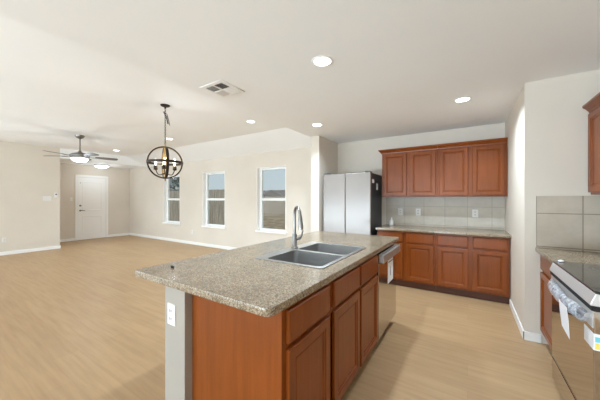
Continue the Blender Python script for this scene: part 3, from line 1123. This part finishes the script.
# ------------------------------------------------------------------ chandelier
cx, cy = -3.733, 2.172
cz = 1.868
GR = 0.236
CH = thing('chandelier', (cx, cy, LZ), 'dark bronze globe chandelier hanging on a chain from the raised ceiling', 'chandelier')
MB().lathe([(0.065, LZ - 0.0005), (0.064, LZ - 0.010), (0.045, LZ - 0.022), (0.014, LZ - 0.030), (0.010, LZ - 0.055)], (cx, cy, 0), 24).build('canopy', 'bronze', CH, True)
mb = MB()
zt = LZ - 0.050
zb = cz + GR + 0.03
nl = int((zt - zb) / 0.024)
for k in range(nl):
    zc = zt - (k + 0.5) * (zt - zb) / nl
    lp = []
    for j in range(10):
        a = 2 * PI * j / 10
        q = (0.009 * math.cos(a), 0.017 * math.sin(a))
        lp.append((cx + (q[0] if k % 2 else 0), cy + (0 if k % 2 else q[0]), zc + q[1]))
    mb.tube(lp, 0.0028, 5, True)
mb.build('chain', 'bronze', CH)
mb = MB()
wp = [(cx, cy, LZ - 0.09), (cx - 0.02, cy - 0.02, LZ - 0.10), (cx + 0.01, cy + 0.02, LZ - 0.13), (cx + 0.035, cy + 0.03, LZ - 0.22), (cx + 0.03, cy + 0.05, LZ - 0.29),
      (cx + 0.02, cy + 0.025, LZ - 0.24), (cx + 0.01, cy + 0.015, LZ - 0.16), (cx - 0.012, cy - 0.012, LZ - 0.115), (cx + 0.02, cy + 0.01, LZ - 0.2), (cx + 0.012, cy + 0.03, LZ - 0.27)]
mb.tube(wp, 0.005, 6)
mb.build('coiled_wire', 'bronze', CH, True)


def band(axis1, axis2, r, w_, th, m, name):
    a1, a2 = Vector(axis1), Vector(axis2)
    nrm = a1.cross(a2).normalized()
    mb = MB()
    c0 = Vector((cx, cy, cz))
    loops = []
    for k in range(49):
        a = 2 * PI * k / 48
        d = a1 * math.cos(a) + a2 * math.sin(a)
        loops.append([c0 + d * r + nrm * w_ / 2, c0 + d * (r - th) + nrm * w_ / 2, c0 + d * (r - th) - nrm * w_ / 2, c0 + d * r - nrm * w_ / 2])
    mb.loft(loops, False, False)
    return mb.build(name, m, CH, True)


# view direction to the globe, so the two upright hoops read as in the photograph: one nearly face-on, one nearly edge-on
vd = Vector((cx, cy, 0)).normalized()
sd = Vector((-vd.y, vd.x, 0))
ang = math.radians(8)
h1 = (sd * math.cos(ang) - vd * math.sin(ang))
h2 = Vector((-h1.y, h1.x, 0))
Z = (0, 0, 1)
for ax in (h1, h2):
    bo = band(ax, Z, GR, 0.036, 0.017, 'bronze', 'hoop')
    c0 = Vector((cx, cy, cz))
    nrm = Vector(ax).cross(Vector(Z)).normalized()
    mb = MB()
    loops = []
    for k in range(49):
        a = 2 * PI * k / 48
        d = Vector(ax) * math.cos(a) + Vector(Z) * math.sin(a)
        loops.append([c0 + d * (GR - 0.0172) + nrm * 0.012, c0 + d * (GR - 0.019) + nrm * 0.012, c0 + d * (GR - 0.019) - nrm * 0.012, c0 + d * (GR - 0.0172) - nrm * 0.012])
    mb.loft(loops, False, False)
    mb.build('brass_lining', 'gold', bo, True)
band((1, 0, 0), (0, 1, 0), GR + 0.006, 0.034, 0.009, 'bronze', 'equator_hoop')
MB().lathe([(0.006, cz + GR + 0.035), (0.012, cz + GR + 0.02), (0.020, cz + GR), (0.012, cz + GR - 0.02), (0.012, cz + 0.16), (0.024, cz + 0.14), (0.026, cz + 0.03), (0.014, cz + 0.01),
            (0.011, cz - 0.10), (0.026, cz - 0.12), (0.026, cz - 0.15), (0.012, cz - 0.17), (0.012, cz - GR - 0.01), (0.016, cz - GR - 0.015), (0.004, cz - GR - 0.035)], (cx, cy, 0), 16).build('column', 'gold', CH, True)
for k in range(4):
    a = math.radians(6 + 90 * k)
    d = sd * math.cos(a) + vd * math.sin(a)
    c0 = Vector((cx, cy, 0))
    pts = []
    for q in range(7):
        s_ = q / 6
        pts.append(c0 + d * (0.02 + 0.105 * s_) + Vector((0, 0, cz - 0.160 - 0.02 * math.sin(PI * s_) + 0.0 + (0.055 * max(0, s_ - 0.75) / 0.25))))
    ar = MB().tube(pts, 0.006, 8).build('arm', 'bronze', CH, True)
    e_ = c0 + d * 0.125
    MB().lathe([(0.014, cz - 0.112), (0.027, cz - 0.105), (0.025, cz - 0.055), (0.019, cz - 0.048)], (e_.x, e_.y, 0), 14).build('socket', 'bronze', ar, True)
    MB().lathe([(0.011, cz - 0.0478), (0.012, cz - 0.03), (0.017, cz - 0.005), (0.015, cz + 0.02), (0.008, cz + 0.045), (0.002, cz + 0.058)], (e_.x, e_.y, 0), 14).build('bulb', 'bulb', ar, True)
pl = bpy.data.lights.new('chandelier_glow', 'POINT')
pl.energy = 5
pl.shadow_soft_size = 0.05
pl.color = (0.92, 0.95, 1.0)
po = bpy.data.objects.new('chandelier_glow', pl)
COL.objects.link(po)
po.parent = CH
po.location = (0.06, 0.06, cz - LZ + 0.06)

# ------------------------------------------------------------------ ceiling fan
kx, ky = -7.06, 2.21
kz = 2.255
FN = thing('ceiling_fan', (kx, ky, LZ), 'brushed nickel ceiling fan with five grey blades and bowl light', 'ceiling fan')
MB().lathe([(0.085, LZ - 0.0005), (0.085, LZ - 0.02), (0.06, LZ - 0.055), (0.022, LZ - 0.075)], (kx, ky, 0), 24).build('canopy', 'nickel', FN, True)
MB().lathe([(0.013, LZ - 0.070), (0.013, kz + 0.10)], (kx, ky, 0), 12).build('downrod', 'nickel', FN, True)
MB().lathe([(0.018, kz + 0.125), (0.03, kz + 0.10), (0.05, kz + 0.085), (0.14, kz + 0.055), (0.175, kz + 0.025), (0.175, kz - 0.01), (0.15, kz - 0.035), (0.12, kz - 0.045)], (kx, ky, 0), 28).build('motor_housing', 'nickel', FN, True)
MB().lathe([(0.150, kz - 0.0455), (0.147, kz - 0.065), (0.115, kz - 0.100), (0.065, kz - 0.120), (0.01, kz - 0.127)], (kx, ky, 0), 28).build('light_bowl', 'lamp', FN, True)
vd = Vector((kx, ky, 0)).normalized()
sr = Vector((-vd.y, vd.x, 0)) * -1
sr = Vector((vd.y, -vd.x, 0))
for k in range(5):
    a = math.radians(4 + 72 * k)
    d = sr * math.cos(a) + vd * math.sin(a)
    t_ = Vector((-d.y, d.x, 0))
    c0 = Vector((kx, ky, kz))
    pitch = -0.22
    mb = MB()
    loops = []
    for r, hw in ((0.26, 0.045), (0.30, 0.058), (0.50, 0.068), (0.62, 0.070), (0.66, 0.062), (0.68, 0.040)):
        loops.append([c0 + d * r + t_ * hw + Vector((0, 0, hw * pitch + 0.003)), c0 + d * r - t_ * hw + Vector((0, 0, -hw * pitch + 0.003)),
                      c0 + d * r - t_ * hw + Vector((0, 0, -hw * pitch - 0.003)), c0 + d * r + t_ * hw + Vector((0, 0, hw * pitch - 0.003))])
    mb.loft(loops)
    bl = mb.build('blade', 'blade', FN)
    mb = MB()
    mb.loft([[c0 + d * r + t_ * hw + Vector((0, 0, -0.004)), c0 + d * r - t_ * hw + Vector((0, 0, -0.004)), c0 + d * r - t_ * hw + Vector((0, 0, -0.012)), c0 + d * r + t_ * hw + Vector((0, 0, -0.012))]
             for r, hw in ((0.165, 0.03), (0.22, 0.022), (0.30, 0.035), (0.34, 0.02))])
    mb.build('blade_bracket', 'nickel', bl)
lamp_point('fan_bowl_lamp', FN, (0, 0, kz - LZ - 0.24), 7)
MB().tube([(kx + 0.12, ky + 0.10, kz - 0.03), (kx + 0.121, ky + 0.10, kz - 0.09)], 0.003, 6).lathe([(0.004, kz - 0.115), (0.009, kz - 0.105), (0.004, kz - 0.088)], (kx + 0.121, ky + 0.10, 0), 8).build('pull_chain', 'nickel', FN)
